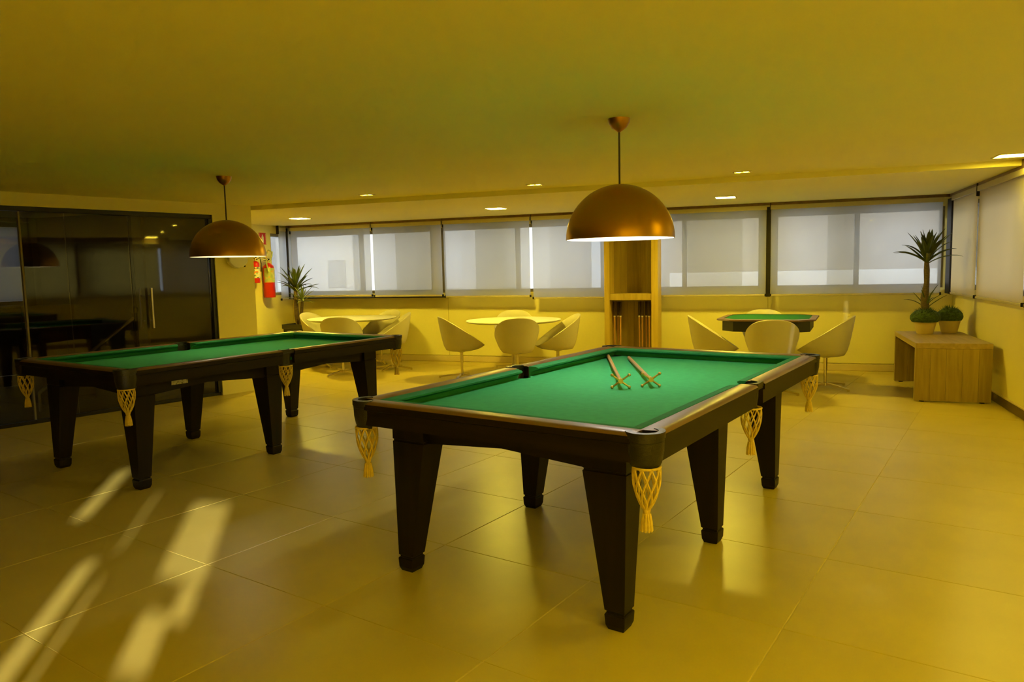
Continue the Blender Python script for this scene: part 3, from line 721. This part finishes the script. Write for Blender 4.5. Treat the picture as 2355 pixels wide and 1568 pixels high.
MB().tube([(0, 0, .2), (-.012, .0, .40), (.004, 0, .56), (.0, 0, .70), (-.004, 0, .80)], [.045, .040, .027, .03, .022], 12).build('stem', M['trunk'], t, 60)
crown(t, (0, 0, .80), 40, .375, .023, M['leaf'], 11, .62, 1.5)
crown(t, (0, 0, .30), 12, .26, .010, M['leaf'], 12, .75, 1.45)
t = thing('potted_grass', 'low bushy green mound in a pale pot on the bench, behind the tall yucca', 'potted plant', (*p2, bz+.0005))
pot(t, .11, .165); mound(t, (0, 0, .185), .130, .095, 5)

t = thing('potted_yucca', 'two-stemmed yucca in a dark planter, left of the left round table', 'potted plant', (-6.83, 9.44, 0))
MB().rings([[(sx*h, sy*h, z) for sx, sy in ((-1, -1), (1, -1), (1, 1), (-1, 1))] for h, z in ((.14, .0005), (.17, .56), (.185, .565), (.185, .63), (.162, .63), (.157, .58))]).build('planter', M['planter'], t)
MB().box(-.155, .155, -.155, .155, .57, .592).build('soil', M['soil'], t)
MB().tube([(-.03, .02, .585), (-.055, .02, .75), (-.055, .01, .95), (-.04, 0, 1.15)], [.040, .036, .032, .028], 12).build('stem', M['trunk'], t, 60)
crown(t, (-.04, 0, 1.15), 32, .42, .022, M['leaf'], 21, .5, 1.5)
MB().tube([(.03, -.02, .585), (.05, -.03, .72), (.075, -.03, .86), (.09, -.03, .98)], [.030, .026, .024, .022], 12).build('stem', M['trunk'], t, 60)
crown(t, (.09, -.03, .99), 24, .27, .011, M['leafl'], 22, .1, 1.5)

# ------------------------------------------------------------------ fire extinguishers, sign, wall device
def extinguisher(y, z0, r, h, lab, label, hose):
    t = thing('fire_extinguisher', label, 'fire extinguisher', (XL+r+.018, y, z0), 0, 'wall-hung fire extinguishers')
    MB().lathe([(.004, 0), (r*.93, .0), (r, .012), (r, h*.86), (r*.9, h*.92), (r*.55, h*.965), (r*.35, h), (.004, h)], 28).build('cylinder', M['red'], t, 40)
    rr = r+.0012; n = 14; a0, a1 = -1.75, .55
    MB().rings([[(rr*math.cos(a0+(a1-a0)*i/n), rr*math.sin(a0+(a1-a0)*i/n), z) for i in range(n+1)] for z in (h*lab[0], h*lab[1])], False, False).build('label', M[lab[2]], t, 60)
    MB().tube([(0, 0, h), (0, 0, h+.035)], .016, 12).tube([(-.01, 0, h+.03), (.03, -.02, h+.035)], .010, 8).build('valve', M['brass'], t, 40)
    MB().box(-.012, .012, -.10, .025, h+.036, h+.046, .003).box(-.010, .010, -.095, .01, h+.062, h+.070, .003).box(-.008, .008, .008, .025, h+.04, h+.07, .002).build('handle', M['black'], t)
    if hose:
        MB().tube([(.02, 0, h+.02), (.05, .03, h+.10), (.05, .045, h+.17), (.035, -.03, h+.20), (.04, -.09, h+.12), (.05, -.10, h-.02), (.05+r*.4, -.09-r*.2, h-.14)], .011, 8).build('hose', M['lab2'], t, 60)
    else:
        MB().tube([(.02, 0, h+.02), (.05, .05, h+.05), (.05, .07, h-.04), (.04, r+.01, h-.16)], .009, 8).build('hose', M['black'], t, 60)
    MB().box(-r-.0175, -r+.006, -.015, .015, h*.72, h*.80, .002).build('wall_hook', M['steel'], t)
extinguisher(9.235, 1.262, .060, .33, (.22, .72, 'lab1'), 'small red fire extinguisher with a colourful label, left of the larger one', False)
extinguisher(9.50, 1.03, .088, .53, (.44, .86, 'lab2'), 'large red fire extinguisher with a green label, beside the narrow side blind', True)
t = thing('safety_sign', 'red square fire extinguisher sign on the side wall above the extinguishers', 'sign', (XL+.002, 9.53, 1.94))
MB().box(-.0015, .002, -.085, .085, -.09, .09, .0008).build('plate', M['redsign'], t)
MB().lathe([(.001, -.062), (.026, -.062), (.026, .025), (.012, .042), (.010, .062), (.001, .062)], 10).build('pictogram', M['white'], t)
sg = [o for o in t.children if o.name.startswith('pictogram')][0]; sg.scale = (.12, 1, 1); sg.location = (.0024, 0, 0)
for a in ((-.078, -.072, -.083, .083), (.072, .078, -.083, .083)): MB().box(.0021, .0026, a[0], a[1], a[2], a[3]).build('border', M['white'], t)
q = lw(2.40); t = thing('emergency_light', 'pale rounded emergency light fixed on the pillar below the left pendant', 'wall light', (q[0], q[1], 1.50), LANG)
pl = [(-.12, .14), (.12, .14), (.12, .04), (.10, .015), (.06, -.02), (0, -.035), (-.06, -.02), (-.10, .015), (-.12, .04)]
MB().rings([[(x, y, z) for x, z in pl] for y in (-.001, -.05)]+[[(x*.9, -.06, .05+(z-.05)*.9) for x, z in pl]]).build('housing', M['white'], t, 30)
MB().sphere((.10, -.012, -.01), .012, 10, 6).build('test_button', M['black'], t, 60)

# ------------------------------------------------------------------ things in the foyer behind the glass
def gl(s, d): p = LW0+LWD*s-LWN*d; return (p.x, p.y)
q = gl(.97, 1.4); t = thing('reception_desk', 'dark red-brown wooden desk seen through the smoked glass', 'desk', (*q, 0), LANG)
MB().box(-.30, .24, -.25, .25, .001, .865, .004).build('body', M['dwood'], t)
MB().box(-.30, .34, -.31, .29, .8655, .905, .004).build('top', M['frame'], t)
MB().box(-.30, .24, .20, .245, .9055, 1.085, .004).build('back_panel', M['dwood'], t)
for k in range(2): MB().box(-.28+k*.26, -.03+k*.26, -.262, -.2505, .05, .82, .003).build('front_panel', M['dwood'], t)
q = gl(1.0, .75); t = thing('stair_handrail', 'sloping steel handrail with a dark ball-topped post behind the smoked glass', 'handrail', (*q, 0), LANG)
MB().tube([(-.50, 0, .195), (.52, 0, .92)], .018, 10).build('rail', M['steel'], t, 60)
MB().tube([(.53, 0, .001), (.53, 0, .985)], .022, 12).build('post', M['black'], t, 60)
MB().sphere((.53, 0, 1.016), .045, 16, 10).build('ball_cap', M['black'], t, 60)
MB().tube([(-.50, 0, .001), (-.50, 0, .20)], .014, 10).build('post', M['steel'], t, 60)
# foyer door with a daylit pane
q = gl(.70, 3.22); d2 = struct(link('door_2', None, None, (*q, 0), LANG))
for a, b, c_, d_ in ((-.625, -.5, .002, 2.135), (.5, .625, .002, 2.135), (-.5, .5, 2.07, 2.135), (-.5, .5, .96, 1.11), (-.5, .5, .002, .14)): MB().box(a, b, -.05, .03, c_, d_, .003).build('frame', M['gframe'], d2)
MB().box(-.499, .499, -.01, 0, .141, .959).build('lower_panel', M['backw'], d2)
MB().box(-.499, .499, -.01, -.006, 1.111, 2.069).build('pane', M['frost'], d2)
MB().tube([(-.46, -.09, 1.04), (.46, -.09, 1.04)], .02, 8).build('push_bar', M['alu'], d2, 60)

# ------------------------------------------------------------------ outside
struct(MB().box(-70, 60, -60, 90, -1.4, -1.25).build('ground', M['ground']))
tag(MB().box(-2.6, 12, 19.5, 19.8, -1.25, 1.19, .02).build('garden_wall', M['bld2']), 'bright white low wall outside the right back windows', 'wall')
def building(name, x0, x1, y0, y1, h, mat, label, cols, rows, zs_=1.0, band=None):
    t = thing(name, label, 'building', ((x0+x1)/2, y0, -1.25), group='buildings outside')
    hx = (x1-x0)/2
    MB().box(-hx, hx, 0, y1-y0, .001, h, .02).build('walls', mat, t)
    for i in range(cols):
        for k in range(rows):
            cx = -hx+2*hx*(i+.5)/cols; z0 = zs_+k*2.6
            MB().box(cx-.45, cx+.45, -.04, -.001, z0, z0+1.2).build('window', M['bglass'], t)
    if band: MB().box(-hx-.1, hx+.1, -.12, -.001, band, band+.35).build('cornice', M['bld2'], t)
building('apartment_building', -3.6, 12, 25, 32, 11, M['bld1'], 'beige rendered building outside the right back windows', 6, 2, 6.5, 4.20)
building('apartment_building', -14.5, -7.2, 24, 30, 11, M['bld3'], 'grey building outside, behind the blinds left of the cue cabinet', 3, 3, 2.0)
building('apartment_building', -24, -17.0, 28, 34, 12, M['bld2'], 'white building outside, behind the leftmost back blinds', 3, 3, 2.0)
